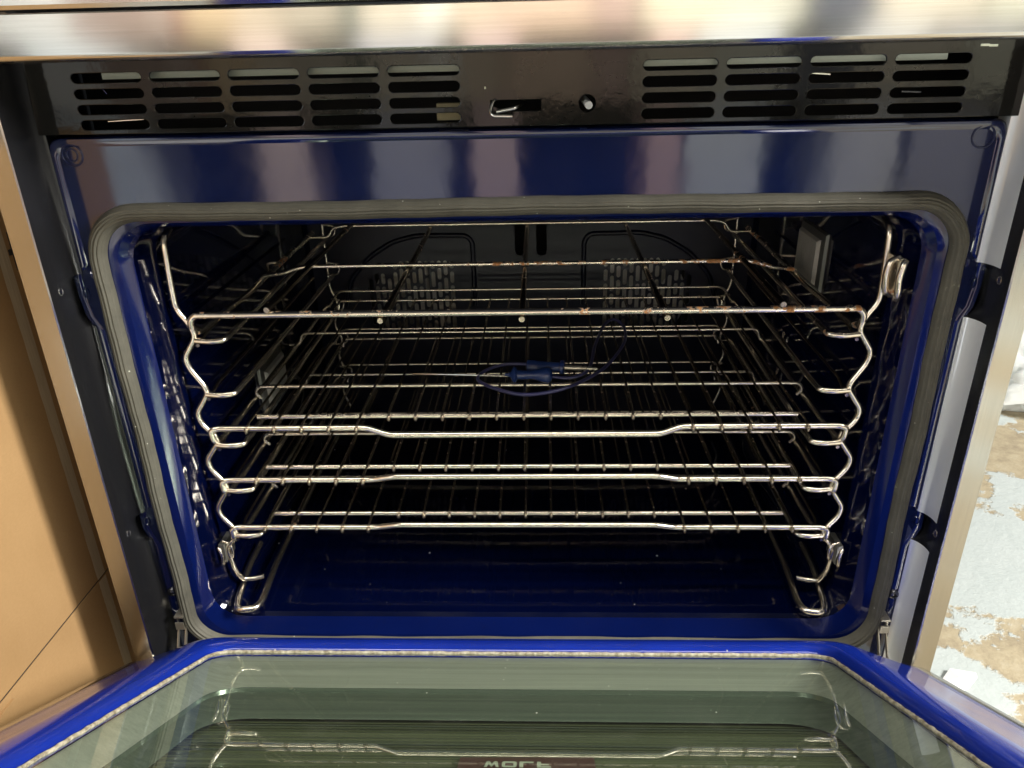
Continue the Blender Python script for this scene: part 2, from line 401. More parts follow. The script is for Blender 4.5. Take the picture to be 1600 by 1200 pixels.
rings = [[(x, 6.0, z) for x, z in o3], [(x, 4.75, z) for x, z in o3], [(x, 4.40, z) for x, z in o2], [(x, 4.40, z) for x, z in o1], [(x, 4.55, z) for x, z in o0]]
V, F = loft(rings)
bm = bmesh.new(); n = len(o0)
bv = [bm.verts.new((x, 4.55, z)) for x, z in o0]; hv = [bm.verts.new((x, 4.55, z)) for x, z in hole]
ed = [bm.edges.new((bv[i], bv[(i+1) % n])) for i in range(n)]+[bm.edges.new((hv[i], hv[(i+1) % len(hv)])) for i in range(len(hv))]
bmesh.ops.triangle_fill(bm, edges=ed, use_beauty=True, use_dissolve=False)
bm.verts.ensure_lookup_table(); bm.verts.index_update()
V2 = [tuple(q.co) for q in bm.verts]; F2 = [tuple(x.index for x in q.verts) for q in bm.faces]; bm.free()
V, F = join([(V, F), (V2, F2)])
fp = mesh('front_panel', V, F, M_panel, oven, True, autos=35)
for s, z in ((-1, -9.0), (1, -8.9)):     # round pressed marks in the top corners
    c = [(s*40.9+s*-.2+.95*math.cos(math.radians(a)), 4.53, z-.1+.95*math.sin(math.radians(a))) for a in range(0, 360, 15)]
    tube('pressed_ring', c, .10, M_dimple, fp, seg=6, closed=True)
    if s < 0:
        c = [(s*40.7+.5*math.cos(math.radians(a)), 4.54, z-.1+.55*math.sin(math.radians(a))) for a in range(0, 360, 20)]
        tube('pressed_ring', c, .08, M_dimple, fp, seg=6, closed=True)
for s in (-1, 1):
    for z in (-22.2, -49.2):
        c = [(s*42.75+.28*math.cos(math.radians(a)), 4.5, z+.5*math.sin(math.radians(a))) for a in range(0, 360, 24)]
        tube('tab_eyelet', c, .11, M_panel, fp, seg=6, closed=True)
def dome(cx, cy, cz, r, h, material, name, parent, ax='y', seg=16):
    V = []; F = []
    for i, (q, p) in enumerate(((1, 0), (.93, .45), (.7, .8), (.35, .97))):
        for k in range(seg):
            a = 2*math.pi*k/seg; V.append((cx+r*q*math.cos(a), cy-h*p, cz+r*q*math.sin(a)))
    for i in range(3):
        for k in range(seg):
            l = (k+1) % seg; F.append((i*seg+k, i*seg+l, (i+1)*seg+l, (i+1)*seg+k))
    F.append(tuple(3*seg+k for k in range(seg)))
    return mesh(name, V, F, material, parent, True)
sc1 = dome(-42.0, 4.5, -59.2, .62, .45, M_screw, 'screw', oven); dome(42.1, 4.5, -59.2, .62, .45, M_screw, 'screw', oven)
for s in (-42.0, 42.1):
    v, f = join([box_vf(s-.3, s+.3, 4.0, 4.06, -59.25, -59.12), box_vf(s-.07, s+.07, 4.0, 4.055, -59.5, -58.9)]); mesh('screw_cross', v, f, M_void, oven)

# ribbed door seal round the opening
def seal():
    N = 30; rings = []
    c = Vector((0, 0)); wv = []
    for i in range(N+1):
        q = i/N; ins = q*1.75
        y = 4.5-1.15*math.sin(math.pi*min(1, max(0, q)))**.6-.10*math.cos(q*math.pi*2*6.5)*math.sin(math.pi*q)**.5
        rr = rrect(41.45-ins, -13.55-ins*1.02, -67.6+ins, 5.4-ins*.95, 12)
        rings.append([(x+.10*math.sin(z*.9)*math.cos(x*.35), y, z+.14*math.sin(x*.31+1)*math.cos(x*.11)) for x, z in rr])
    # subdivide the straight runs so that the cord can waver
    return rings
def densify(ring, step=2.0):
    out = []
    for i, p in enumerate(ring):
        q = ring[(i+1) % len(ring)]; L = math.dist(p, q); k = max(1, int(L/step))
        for j in range(k):
            out.append(tuple(p[a]+(q[a]-p[a])*j/k for a in range(3)))
    return out
def seal_rings():
    N = 32; base = rrect(41.45, -13.55, -67.6, 5.4, 12); rings = []
    counts = []
    for i, p in enumerate(base):
        q = base[(i+1) % len(base)]; counts.append(max(1, int(math.dist(p, q)/1.6)))
    for i in range(N+1):
        q = i/N; ins = q*1.72
        rr = rrect(41.45-ins, -13.55-ins*1.0, -67.6+ins, 5.4-ins*.95, 12)
        y = 4.5-1.15*(max(0, math.sin(math.pi*q)))**.6+.09*math.cos(q*math.pi*2*6)*math.sin(math.pi*q)
        ring = []
        for k, p in enumerate(rr):
            p2 = rr[(k+1) % len(rr)]
            for j in range(counts[k]):
                x = p[0]+(p2[0]-p[0])*j/counts[k]; z = p[1]+(p2[1]-p[1])*j/counts[k]
                ring.append((x+.05*math.sin(z*.3)+.03*math.sin(z*1.3), y+.06*math.sin(x*.5+z*.4), z+.07*math.sin(x*.13+1)+.03*math.sin(x*.9)))
        rings.append(ring)
    return rings
v, f = loft(seal_rings()); mesh('door_seal', v, f, M_gasket, oven, True)

# cavity
def cring(hw, zt, zb, r, y): return [(x, y, z) for x, z in rrect(hw, zt, zb, r, 8)]
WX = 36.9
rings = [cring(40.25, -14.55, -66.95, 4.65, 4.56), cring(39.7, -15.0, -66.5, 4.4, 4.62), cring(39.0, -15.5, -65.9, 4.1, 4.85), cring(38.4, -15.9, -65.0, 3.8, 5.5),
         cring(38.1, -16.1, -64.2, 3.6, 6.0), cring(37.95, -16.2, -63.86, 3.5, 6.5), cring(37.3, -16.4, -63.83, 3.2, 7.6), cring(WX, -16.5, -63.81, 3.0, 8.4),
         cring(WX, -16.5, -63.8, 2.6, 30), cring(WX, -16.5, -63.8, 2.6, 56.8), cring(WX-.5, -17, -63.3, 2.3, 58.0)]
v, f = loft(rings); liner_obj = mesh('cavity_liner', v, f, M_shadedcavity, oven, True, autos=12.5)
liner_obj.data.materials.append(M_litlip)
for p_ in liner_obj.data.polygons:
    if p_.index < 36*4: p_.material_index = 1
# back wall with vertical slots and two fan grilles
holes = []
for s in (-1, 1):
    for c in range(14):
        xc = s*(12.9+c*1.07)
        top = -34.1 if c < 9 else (-34.4 if c < 10 else -36.2+(-.3 if c > 12 else 0))
        z = -34.1; k = 0
        off = (1.5, 2.6, .9)[c % 3]
        z0 = -34.1
        first = True
        while z0 > -46:
            L = off if first else (2.75, 2.05)[(k+c) % 2]
            z1 = max(z0-L, -46.8)
            if z0 <= top+.1 and z0-z1 > .75: holes.append(vcapsule(xc, z0, z1, .34))
            elif z1 < top-1.0: holes.append(vcapsule(xc, top, z1, .34))
            z0 = z1-.38; first = False; k += 1
for xc in (-1.35, 2.2): holes.append(vcapsule(xc, -24.5, -33.5, .85))
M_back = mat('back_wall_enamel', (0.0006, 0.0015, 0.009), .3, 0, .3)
back = plate_with_holes('back_wall', rrect(36.6, -16.8, -63.5, 2.0, 6), holes, 58.0, .15, M_back, oven, .04)
v, f = box_vf(-37, 37, 66, 66.3, -64, -16); mesh('rear_casing', v, f, M_void, oven)
for s in (-1, 1):
    # pressed outline round each fan grille
    pts = [(s*9.2, 57.9, -42), (s*9.2, 57.9, -31.0), (s*10.2, 57.9, -29.9), (s*18.5, 57.9, -29.8), (s*22.5, 57.9, -30.8), (s*26.5, 57.9, -33.2), (s*30.0, 57.9, -37.0), (s*31.6, 57.9, -42)]
    tube('pressed_rib', pts, .42, M_back, back, 1.2, 8)
    # fan behind the grille
    V = []; F = []; vf = []
    cx, cz = s*18.8, -42.5
    ring = [(cx+8.6*math.cos(a), 62.5, cz+8.6*math.sin(a)) for a in [2*math.pi*k/32 for k in range(32)]]
    vf.append((ring, [tuple(range(32))]))
    for k in range(12):
        a = 2*math.pi*k/12; ca, sa = math.cos(a), math.sin(a); cb, sb = math.cos(a+.35), math.sin(a+.35)
        q = [(cx+3*ca, 59.2, cz+3*sa), (cx+8*cb, 59.2, cz+8*sb), (cx+8*cb, 62.4, cz+8*sb), (cx+3*ca, 62.4, cz+3*sa)]
        vf.append((q, [(0, 1, 2, 3)]))
    v, f = join(vf); mesh('fan', v, f, M_fan, oven)
# oven lamps on the side walls
def lamp(s, y0, y1, zt, zb):
    X = s*WX; a = mesh('lamp_cover', *loft([[(X, y0-.8, zt+.8), (X, y1+.8, zt+.8), (X, y1+.8, zb-.8), (X, y0-.8, zb-.8)],
        [(X-s*.35, y0-.6, zt+.6), (X-s*.35, y1+.6, zt+.6), (X-s*.35, y1+.6, zb-.6), (X-s*.35, y0-.6, zb-.6)],
        [(X-s*.6, y0, zt), (X-s*.6, y1, zt), (X-s*.6, y1, zb), (X-s*.6, y0, zb)]], True, True), M_lampframe, oven)
    mesh('lamp_glass', *loft([[(X-s*.55, y0+.1, zt-.1), (X-s*.55, y1-.1, zt-.1), (X-s*.55, y1-.1, zb+.1), (X-s*.55, y0+.1, zb+.1)],
        [(X-s*1.0, y0+.5, zt-.4), (X-s*1.0, y1-.5, zt-.4), (X-s*1.0, y1-.5, zb+.4), (X-s*1.0, y0+.5, zb+.4)]], True, True), M_lampglass, a)
lamp(1, 26.8, 34.6, -23.6, -29.6); lamp(-1, 29, 37, -41.5, -47.8)

# steel side trims: face, bright corner, dark hollow return
def trim(s):
    zt, zb = -1.3, -84
    prof = [(45.75, 14, 0), (45.75, .12, 0), (45.65, 0, 0), (43.55, 0, 0), (43.40, .06, 0)]
    v, f = loft([[(s*x, y, z) for x, y, _ in prof] for z in (zt, zb)], False)
    tr = mesh('side_trim', v, f, M_steelv, oven, True, autos=9)
    zs = [zt, -8, -20.2, -20.9, -21.5, -22.6, -24.2, -24.8, -25.6, -35, -47.8, -48.4, -49, -50.0, -50.8, -51.5, -60, -66, zb]
    amp = [1, 1, 1, .2, 0, 0, 0, .35, 1, 1, 1, .2, 0, 0, .3, 1, 1, 1, 1]
    rings = []
    for z, a in zip(zs, amp):
        flat = [(43.40, .06), (43.43, .8), (43.5, 2.0), (43.6, 2.8), (43.7, 3.5), (43.8, 4.2), (43.9, 5.0), (43.95, 5.6), (44.0, 6.2), (44.0, 6.8), (44.0, 7.4)]
        hollow = [(43.40, .06), (43.43, .8), (43.46, 2.0), (43.45, 2.5), (43.38, 3.0), (43.26, 3.4), (43.10, 3.75), (42.92, 4.02), (42.72, 4.22), (42.55, 4.32), (42.55, 6.2)]
        rings.append([(s*(p[0]*(1-a)+q[0]*a), p[1]*(1-a)+q[1]*a, z) for p, q in zip(flat, hollow)])
    v, f = loft(rings, False); rt_ = mesh('trim_return', v, f, M_darksteel, tr, True, autos=50)
    if s > 0:       # hollow lightened in colour for its bright reflection, lip and tab zones left dark
        rt_.data.materials.append(M_litreturn); nc = len(flat)-1
        for p_ in rt_.data.polygons:
            zi, ci = divmod(p_.index, nc)
            if ci >= 2 and min(amp[zi], amp[zi+1]) > .5: p_.material_index = 1
    for z in (-21.2, -48.9):
        c = [(s*43.47, 1.75+.30*math.cos(math.radians(a)), z+.36*math.sin(math.radians(a))) for a in range(0, 360, 30)]
        mesh('screw_hole', [(s*43.44, y, zz) for _, y, zz in c], [tuple(range(12))], M_needle, tr)
        tube('hole_rim', c, .06, M_needle, tr, seg=6, closed=True)
trim(1); trim(-1)
# body of the range behind the trims
v, f = join([box_vf(-45.7, -44.7, 8, 66, -84, 20), box_vf(44.7, 45.7, 8, 66, -84, 20), box_vf(-44.7, 44.7, 6.4, 6.6, -84, -67.2)])
mesh('body_side', v, f, M_darksteel, oven)

# ------------------------------------------------------------------ the lowered door (a part of the oven)
T = math.radians(30.0)
def D(u, s, h): return (u-.8, 1.8-s*math.cos(T)+h*math.sin(T), -63.1+s*math.sin(T)+h*math.cos(T))
SE = 60
def dring(hw, s0, h, r, send=SE, n=7):
    p = []
    for (x, s, a0) in ((hw-r, s0+r, -90), ):
        for k in range(n+1):
            a = math.radians(a0+90*k/n); p.append((x+r*math.cos(a), s+r*math.sin(a)))
    p += [(hw, send-4), (hw, send), (-hw, send), (-hw, send-4)]
    for k in range(n+1):
        a = math.radians(180+90*k/n); p.append((-hw+r+r*math.cos(a), s0+r+r*math.sin(a)))
    return [D(u, s, h) for u, s in p]
# steel shell
shell = [dring(43.9, .9, -3.05, 2, SE), dring(44.2, .7, -2.95, 2, SE), dring(45.0, .2, -3.0, 2, SE+.3), dring(45.2, 0, -3.2, 2, SE+.5), dring(45.2, 0, -6.2, 2, SE+.5)]
v, f = loft(shell, True, True); door = mesh('oven_door', v, f, M_steelh, oven, True, autos=40)
liner = [dring(43.95, 1.0, -3.1, 1.6, SE-1), dring(43.8, 1.2, -2.75, 1.6, SE-1.2), dring(42.6, 1.6, -2.35, 1.8, SE-2), dring(38.5, 2.9, -.75, 2.4, SE-5), dring(36.2, 3.9, .25, 2.8, SE-7), dring(35.3, 4.6, .62, 2.8, SE-8), dring(34.6, 5.2, .72, 2.8, SE-8.5),
         dring(33.3, 6.4, .70, 2.8, SE-9.5), dring(32.7, 7.1, .45, 2.6, SE-10), dring(32.45, 7.5, .05, 2.4, SE-10.3), dring(32.4, 7.6, -.6, 2.3, SE-10.4)]
v, f = loft(liner); mesh('door_liner', v, f, M_doorenamel, door, True, autos=60)
# rope seal round the glass
rp = dring(32.15, 8.05, -.05, 2.2, SE-10.6)
rp = densify(rp, .35); rp = [(a+random.uniform(-.03, .03), b+random.uniform(-.03, .03), c+random.uniform(-.03, .03)) for a, b, c in rp]
tube('glass_rope', rp, .17, M_rope, door, seg=7, closed=True)
def pane(name, hw, s0, h, material, r=2.2, send=SE-10.8):
    p = dring(hw, s0, h, r, send); o = mesh(name, p, [tuple(range(len(p)))], material, door)
    if o.data.polygons[0].normal.z < 0: o.data.flip_normals()
    return o
pane('window_pane', 32.0, 8.2, -.12, M_glass)
sp1 = [dring(32.2, 8.0, -.55, 2.3, SE-10.5), dring(31.95, 8.3, -.62, 2.3, SE-11), dring(29.9, 13.0, -1.9, 3.4, SE-14), dring(29.7, 13.5, -2.1, 3.4, SE-14.5)]
v, f = loft(sp1); mesh('window_spacer', v, f, M_spacer, door, True, autos=40)
sp2 = [dring(29.7, 13.5, -2.12, 3.4, SE-14.5), dring(29.6, 13.6, -2.5, 3.4, SE-14.6), dring(28.0, 18.6, -3.0, 3.8, SE-18), dring(27.8, 18.9, -3.3, 3.8, SE-18.3)]
v, f = loft(sp2); mesh('inner_spacer', v, f, M_spacer2, door, True, autos=40)
pane('inner_pane', 29.0, 15.5, -3.6, M_inner, 3, SE-16)
for k, s in enumerate((19.3, 19.9, 20.6, 24.2, 24.8, 25.6, 29.3, 30.0, 30.6, 31.3)):
    v, f = join([([D(-27.2, s, -3.45), D(27.2, s, -3.45), D(27.2, s+.16, -3.45), D(-27.2, s+.16, -3.45), D(-27.2, s, -3.56), D(27.2, s, -3.56)], [(0, 1, 2, 3), (0, 1, 5, 4)])])
    mesh('edge_reflection', v, f, M_spacer2 if k % 2 else M_inner, door)  # strips shaped and coloured as reflections of the pane edges
# enamelled name badge on the outer face, read through the glass from behind
mesh('badge', [D(-3.9, 27.05, -3.4), D(6.8, 26.75, -3.4), D(6.8, 32.5, -3.4), D(-3.9, 32.5, -3.4)], [(0, 1, 2, 3)], M_badge, door)
def letters():
    """slab letters W O L F, stroke polygons in a 1 x 1 cell, y up"""
    q = .26
    L = {'W': [[(0, 1), (.2, 1), (.32, .36), (.26, 0), (.14, 0)], [(.14, 0), (.34, 0), (.55, .62), (.5, 1), (.42, .8)], [(.86, 0), (.66, 0), (.45, .62), (.5, 1), (.58, .8)], [(1, 1), (.8, 1), (.68, .36), (.74, 0), (.86, 0)]],
         'O': [[(0, .15), (.12, 0), (.88, 0), (1, .15), (.78, .27), (.22, .27)], [(0, .85), (.22, .73), (.78, .73), (1, .85), (.88, 1), (.12, 1)], [(0, .15), (.22, .27), (.22, .73), (0, .85)], [(1, .15), (1, .85), (.78, .73), (.78, .27)]],
         'L': [[(0, 0), (.26, 0), (.26, 1), (0, 1)], [(.26, 0), (.95, 0), (.95, .26), (.26, .26)]],
         'F': [[(0, 0), (.26, 0), (.26, 1), (0, 1)], [(.26, .74), (.95, .74), (.95, 1), (.26, 1)], [(.26, .36), (.8, .36), (.8, .6), (.26, .6)]]}
    w, g, hgt = 1.15, .22, 1.15
    for i, ch in enumerate('WOLF'):
        u0 = -1.85+i*(w+g); V = []; F = []
        for poly in L[ch]:
            o = len(V); V += [D(u0+x*w, 28.0+hgt*y, -3.3) for x, y in poly]; F.append(tuple(range(o, o+len(poly))))
        mesh('badge_letter', V, F, M_letter, door)
letters()
# hinge arms
for s in (-1, 1):
    x = s*41.2
    vf = []
    path = [(4.6, -62.2), (3.6, -62.6), (3.3, -64.0), (2.6, -65.2), (1.6, -66.8), (-1.2, -68.0)]
    for dx in (-.45, .45):
        ring = []
        for (y, z) in path: ring.append(((x+dx-.06, y, z+.45), (x+dx+.06, y, z+.45), (x+dx+.06, y, z-.45), (x+dx-.06, y, z-.45)))
        v, f = loft([list(r) for r in ring]); vf.append((v, f))
    vf.append(box_vf(x-.5, x+.5, 3.0, 4.6, -62.0, -61.75)); vf.append(box_vf(x-.5, x+.5, 2.9, 3.05, -63.6, -62.6))
    v, f = join(vf); mesh('hinge_arm', v, f, M_zinc, oven)

# ------------------------------------------------------------------ rack supports (lift-out wire ladders)
levels = [-28.8, -35.1, -41.4, -47.4, -53.7]
def make_support(s, label):
    root = tag(empty('rack_support', s*35, 30, -63), label, 'rack support', 'wire rack supports on the oven side walls')
    X = lambda x: s*x
    wav = [(35.35, 9.0, -17.0), (35.35, 7.2, -17.6), (35.45, 7, -21.5), (35.5, 7, -24.9), (34.5, 7, -26.3), (34.0, 7, -27.8)]
    z = -27.8
    for a, b in ((-30.2, -33.9), (-36.8, -39.9), (-42.7, -46.0), (-49.0, -52.3), (-54.9, -56.0)):
        wav += [(35.65, 7, a), (35.4, 7, a-1.3 if b != -56.0 else a-1.2)]
        if b != -56.0: wav += [(34.15, 7, b+.3), (34.0, 7, b-.5)]
    wav += [(35.35, 7.4, -58.6), (35.0, 8.2, -60.3), (33.9, 8.6, -60.6), (32.7, 9.0, -60.5)]
    tube('front_wire', [(X(a*1.016), b+1.2, c*1.016) for a, b, c in wav], .32, M_chrome, root, 1.1, 10)
    for zl in levels:
        tube('runner', [(X(34.6), 8.0, zl+.1), (X(33.0), 7.9, zl), (X(31.6), 8.2, zl+.05), (X(31.5), 10.5, zl+.1), (X(31.9), 53, zl)], .33, M_chrome, root, .5, 8)
        tube('runner', [(X(34.3), 7.7, zl-.35), (X(34.9), 12, zl-.2), (X(35.0), 53, zl-.2)], .2, M_rod, root, .4, 8)
    # rear post
    post = [(33.4, 56, -17), (33.3, 55.6, -38)]
    for zz in (-40.5, -44.5, -47.0, -50.5, -53.0, -57.0, -60): post.append((33.3 if len(post) % 2 else 32.2, 55.6, zz))
    tube('rear_wire', [(X(a), b, c) for a, b, c in post], .24, M_chrome, root, .9, 8)
    for zl in levels:
        tube('rear_hook', [(X(33.2), 55.4, zl+1.6), (X(31.0), 55.0, zl+1.4), (X(31.3), 54.6, zl-.1), (X(33.2), 54.8, zl-.3)], .17, M_chrome, root, .5, 7)
    # sled loop on the floor
    tube('floor_loop', [(X(33.3), 50, -62.4), (X(33.0), 14, -62.5), (X(32.5), 7.0, -62.6), (X(32.9), 5.4, -62.6), (X(35.0), 5.2, -62.6), (X(35.6), 7.0, -62.6), (X(36.0), 12.5, -61.8), (X(35.9), 17, -61.4)], .41, M_chrome, root, 1.3, 10)
    # spring clips that hold the ladder on the wall
    for (y, z) in ((6.6, -22.3), (8.0, -56.2)) if s > 0 else ((8.2, -56.2),):
        sc_ = (1.0 if s > 0 else .6) if z > -30 else .7
        for k, (dx, dy) in enumerate(((35.7, .0), (36.4, -1.3))):
            tube('spring_clip', [(X(36.6), y+dy+.2, z+1.9*sc_), (X(dx), y+dy, z+1.7*sc_), (X(dx-.2), y+dy, z+.4*sc_), (X(dx), y+dy+.1, z-1.3*sc_), (X(36.7), y+dy+.8, z-2.0*sc_)], .34*sc_, M_chrome, root, .5, 8)
        v, f = box_vf(min(X(36.2), X(36.85)), max(X(36.2), X(36.85)), y-.6, y+2.2, z-1.6*sc_, z+2.0*sc_)
        mesh('clip_bracket', v, f, M_rusty if z > -30 else M_lampframe, root)
    return root
make_support(-1, 'wavy chrome wire rack support hanging on the bright blue left oven wall')
make_support(1, 'wavy chrome wire rack support on the right oven wall beside the rusty clip')

# ------------------------------------------------------------------ racks
rod_mesh = {}
def place_rod(root, kind, x, z0):
    if kind not in rod_mesh:
        if kind == 'long':
            pts = [(0, 7.45, -.38), (0, 7.42, .12), (0, 7.75, .42), (0, 8.6, .50), (0, 10.6, .48), (0, 14, .42), (0, 52.3, .38), (0, 52.9, .1)]
        else:
            pts = [(0, 10.42, -.34), (0, 10.38, .1), (0, 10.7, .40), (0, 11.6, .44), (0, 52.3, .38), (0, 52.9, .1)]
        v, f = tube_vf(fillet(pts, .3, 3), .15, 8)
        # blobs where the rod end is welded over the bar
        y0, zb = (7.42, .0) if kind == 'long' else (10.36, .0)
        bv, bf = tube_vf([(0, y0+.05, .42), (0, y0-.04, .2), (0, y0-.05, -.15), (0, y0+.05, -.42)], .2, 8, radii=[.12, .23, .24, .12])
        v, f = join([(v, f), (bv, bf)])
        me = bpy.data.meshes.new('rod'); me.from_pydata([Vector(q)/100 for q in v], [], f)
        bm = bmesh.new(); bm.from_mesh(me); bmesh.ops.recalc_face_normals(bm, faces=bm.faces); bm.to_mesh(me); bm.free()
        me.materials.append(M_rod); me.polygons.foreach_set('use_smooth', [True]*len(me.polygons)); rod_mesh[kind] = me
    o = bpy.data.objects.new('rod', rod_mesh[kind]); C.objects.link(o); o.parent = root
    o.location = W(x, 0, z0)-root.location; return o
def make_rack(z0, hump, label, group):
    root = tag(empty('oven_rack', 0, 30, z0), label, 'oven rack', group)
    dz, dy, a, b = hump
    front = []
    zr = z0-1.75
    side = [(33.9, 54.6, zr+.3), (34.0, 30, zr), (34.2, 12, zr), (34.5, 8.9, zr-.05), (34.75, 7.75, zr+.1), (34.9, 7.75, z0-.1), (34.1, 8, z0)]
    front = [(-x, y, z) for x, y, z in side]
    front += [(-17.4, 8, z0), (-14.7, 8+dy, z0+dz), (14.9, 8+dy, z0+dz), (17.3, 8, z0)]
    front += side[::-1]
    tube('front_bar', front, .34, M_chrome, root, .6, 12)
    tube('cross_bar', [(-30.6, 10.9, z0), (30.6, 10.9, z0)], .28, M_chrome, root, 0, 10)
    tube('cross_bar', [(-33.4, 19.6, zr), (-33.9, 19.3, z0-.9), (-33.4, 19.2, z0-.05), (-31.5, 19.2, z0), (31.5, 19.2, z0), (33.4, 19.2, z0-.05), (33.9, 19.3, z0-.9), (33.4, 19.6, zr)], .25, M_chrome, root, .6, 10)
    tube('cross_bar', [(-35.2, 37.8, zr), (-33.6, 37.8, zr), (-33.2, 37.8, z0-.2), (-32.6, 37.8, z0), (32.6, 37.8, z0), (33.2, 37.8, z0-.2), (33.6, 37.8, zr), (35.2, 37.8, zr)], .22, M_chrome, root, .5, 8)
    tube('cross_bar', [(-31.3, 52.4, z0-1.3), (-31.2, 52.6, z0), (31.2, 52.6, z0), (31.3, 52.4, z0-1.3)], .2, M_chrome, root, .6, 8)
    tube('back_stop', [(-33.5, 54.5, zr+.1), (-32.8, 54.4, z0-.6), (-31.6, 54, z0+1.25), (31.6, 54, z0+1.25), (32.8, 54.4, z0-.6), (33.5, 54.5, zr+.1)], .22, M_chrome, root, 1.2, 8)
    for i in range(21):
        place_rod(root, 'long' if i < 5 or i > 15 else 'short', -30.7+3.07*i, z0)
    return root
grp = 'full wire racks stacked in the oven'
make_rack(-39.25, (-.5, -.75, 0, 0), 'chrome wire rack carrying the blue probe, its front bar dipping in the middle', grp)
rb = make_rack(-45.95, (.86, -.75, 0, 0), 'middle chrome wire rack right below the one holding the probe', grp)
rc = rb.copy(); C.objects.link(rc); rc.location = W(0, 30, -52.5)
for ch in list(rb.children):
    c = ch.copy(); C.objects.link(c); c.parent = rc
rc['label'] = 'lowest wire rack, with empty dark space between it and the oven floor'

# top frame: five thick rods only, heavily rusted bars
top = tag(empty('roasting_rack', 0, 30, -25.8), 'rusty open top rack frame of five thick rods hooked above the other racks', 'oven rack')
z0 = -25.9; zr = -28.1
side = [(33.5, 50.5, -27.4), (33.9, 32, -28.0), (33.8, 23, -28.1), (34.6, 9.2, -28.2), (34.8, 8.3, -27.6), (34.75, 8.0, -26.6), (34.2, 8, z0)]
tube('front_bar', [(-x, y, z) for x, y, z in side]+side[::-1], .36, M_rusty, top, 1.1, 12)
tube('cross_bar', [(-33.9, 27.0, -28.0), (-33.4, 26.6, -27.2), (-30.6, 26.3, -26.8), (-28.6, 26.2, -26.1), (-27.0, 26.2, z0), (27.0, 26.2, z0), (28.6, 26.2, -26.1), (30.6, 26.3, -26.8), (33.4, 26.6, -27.2), (33.9, 27, -28.0)], .26, M_rusty, top, .7, 10)
tube('cross_bar', [(-33.6, 48.6, -27.8), (-33.1, 48.4, -27.6), (-30.5, 48.4, -27.6), (-29.6, 48.4, -26.2), (-28.2, 48.4, -25.9), (28.2, 48.4, -25.9), (29.6, 48.4, -26.2), (30.5, 48.4, -27.6), (33.1, 48.4, -27.6), (33.6, 48.6, -27.8)], .24, M_chrome, top, .6, 10)
for x, up in ((-26.3, 1), (26.4, 1), (-14.6, 0), (.05, 0), (14.9, 0)):
    dz = .62 if up else -.68
    pts = [(x, 7.6, z0+dz), (x, 7.9, z0+dz), (x, 20, z0+dz), (x, 47.6, z0+dz*.8), (x, 48.8, z0+dz*.7)]
    tube('thick_rod', pts, .36, M_rod, top, 0, 12, radii=[.30, .38, .36, .34, .3])

# ------------------------------------------------------------------ temperature probe lying on the upper full rack
zp = -38.2
probe = tag(empty('temperature_probe', 0, 20, -38.7), 'navy blue meat probe with coiled cable lying on the wire rack', 'meat probe')
tube('needle', [(-14.3, 20.7, zp-.2), (-14.0, 20.65, zp-.1), (-2.0, 18.7, zp+.35)], .13, M_needle, probe, 0, 8, radii=[.03, .13, .13])
hd = Vector((5.2, -.15, 0)).normalized(); p0 = Vector((-2.4, 18.75, zp+.5))
prof = [(0, .18), (.35, .2), (.75, .42), (.95, .95), (1.15, 1.1), (1.35, .95), (1.5, .62), (2.3, .55), (3.1, .50), (3.9, .66), (4.8, .98), (5.3, 1.02), (5.65, .8), (5.8, .3)]
v, f = tube_vf([p0+hd*a for a, _ in prof], 1, 16, radii=[b for _, b in prof]); mesh('handle', v, f, M_probe, probe, True, autos=60)
q0 = Vector((.1, 21.6, zp+.5)); qd = Vector((1, -.15, 0)).normalized()
prof = [(0, .3), (.2, .72), (1.2, .74), (1.4, .66), (4.2, .6), (4.35, .92), (4.75, .9), (4.9, .5)]
v, f = tube_vf([q0+qd*a for a, _ in prof], 1, 16, radii=[b for _, b in prof]); mesh('plug', v, f, M_probe, probe, True, autos=60)
prof = [(4.9, .30), (7.0, .30), (7.02, .2), (7.2, .2), (7.22, .30), (7.6, .30), (7.62, .2), (7.8, .22), (7.82, .28), (8.1, .3), (8.3, .16), (8.7, .2), (9.0, .05)]
v, f = tube_vf([q0+qd*a for a, _ in prof], 1, 12, radii=[b for _, b in prof]); mesh('jack', v, f, M_zinc, probe, True, autos=50)
def spline(pts, n=8):
    P = [Vector(p) for p in pts]; out = []
    for i in range(len(P)-1):
        a, b, c, d = P[max(0, i-1)], P[i], P[i+1], P[min(len(P)-1, i+2)]
        for k in range(n):
            t = k/n; out.append(.5*((2*b)+(c-a)*t+(2*a-5*b+4*c-d)*t*t+(-a+3*b-3*c+d)*t**3))
    out.append(P[-1]); return out
cz = zp+.1
tube('cable', spline([(3.2, 18.4, cz+.3), (5.6, 18.6, cz), (7.6, 20.0, cz+.2), (8.4, 23.0, cz+.3), (9.2, 28.4, cz+.3), (10.9, 35.6, cz+.4), (12.4, 38.4, cz+.3), (13.6, 36.4, cz+.2), (13.6, 32.0, cz), (12.1, 26.6, cz), (9.3, 20.6, cz), (4.8, 15.6, cz), (.2, 13.9, cz), (-3.4, 15.6, cz), (-5.7, 18.2, cz), (-5.0, 20.6, cz+.1), (-2.6, 22.2, cz+.3), (.3, 21.7, cz+.5)]), .21, M_cable, probe, seg=8)

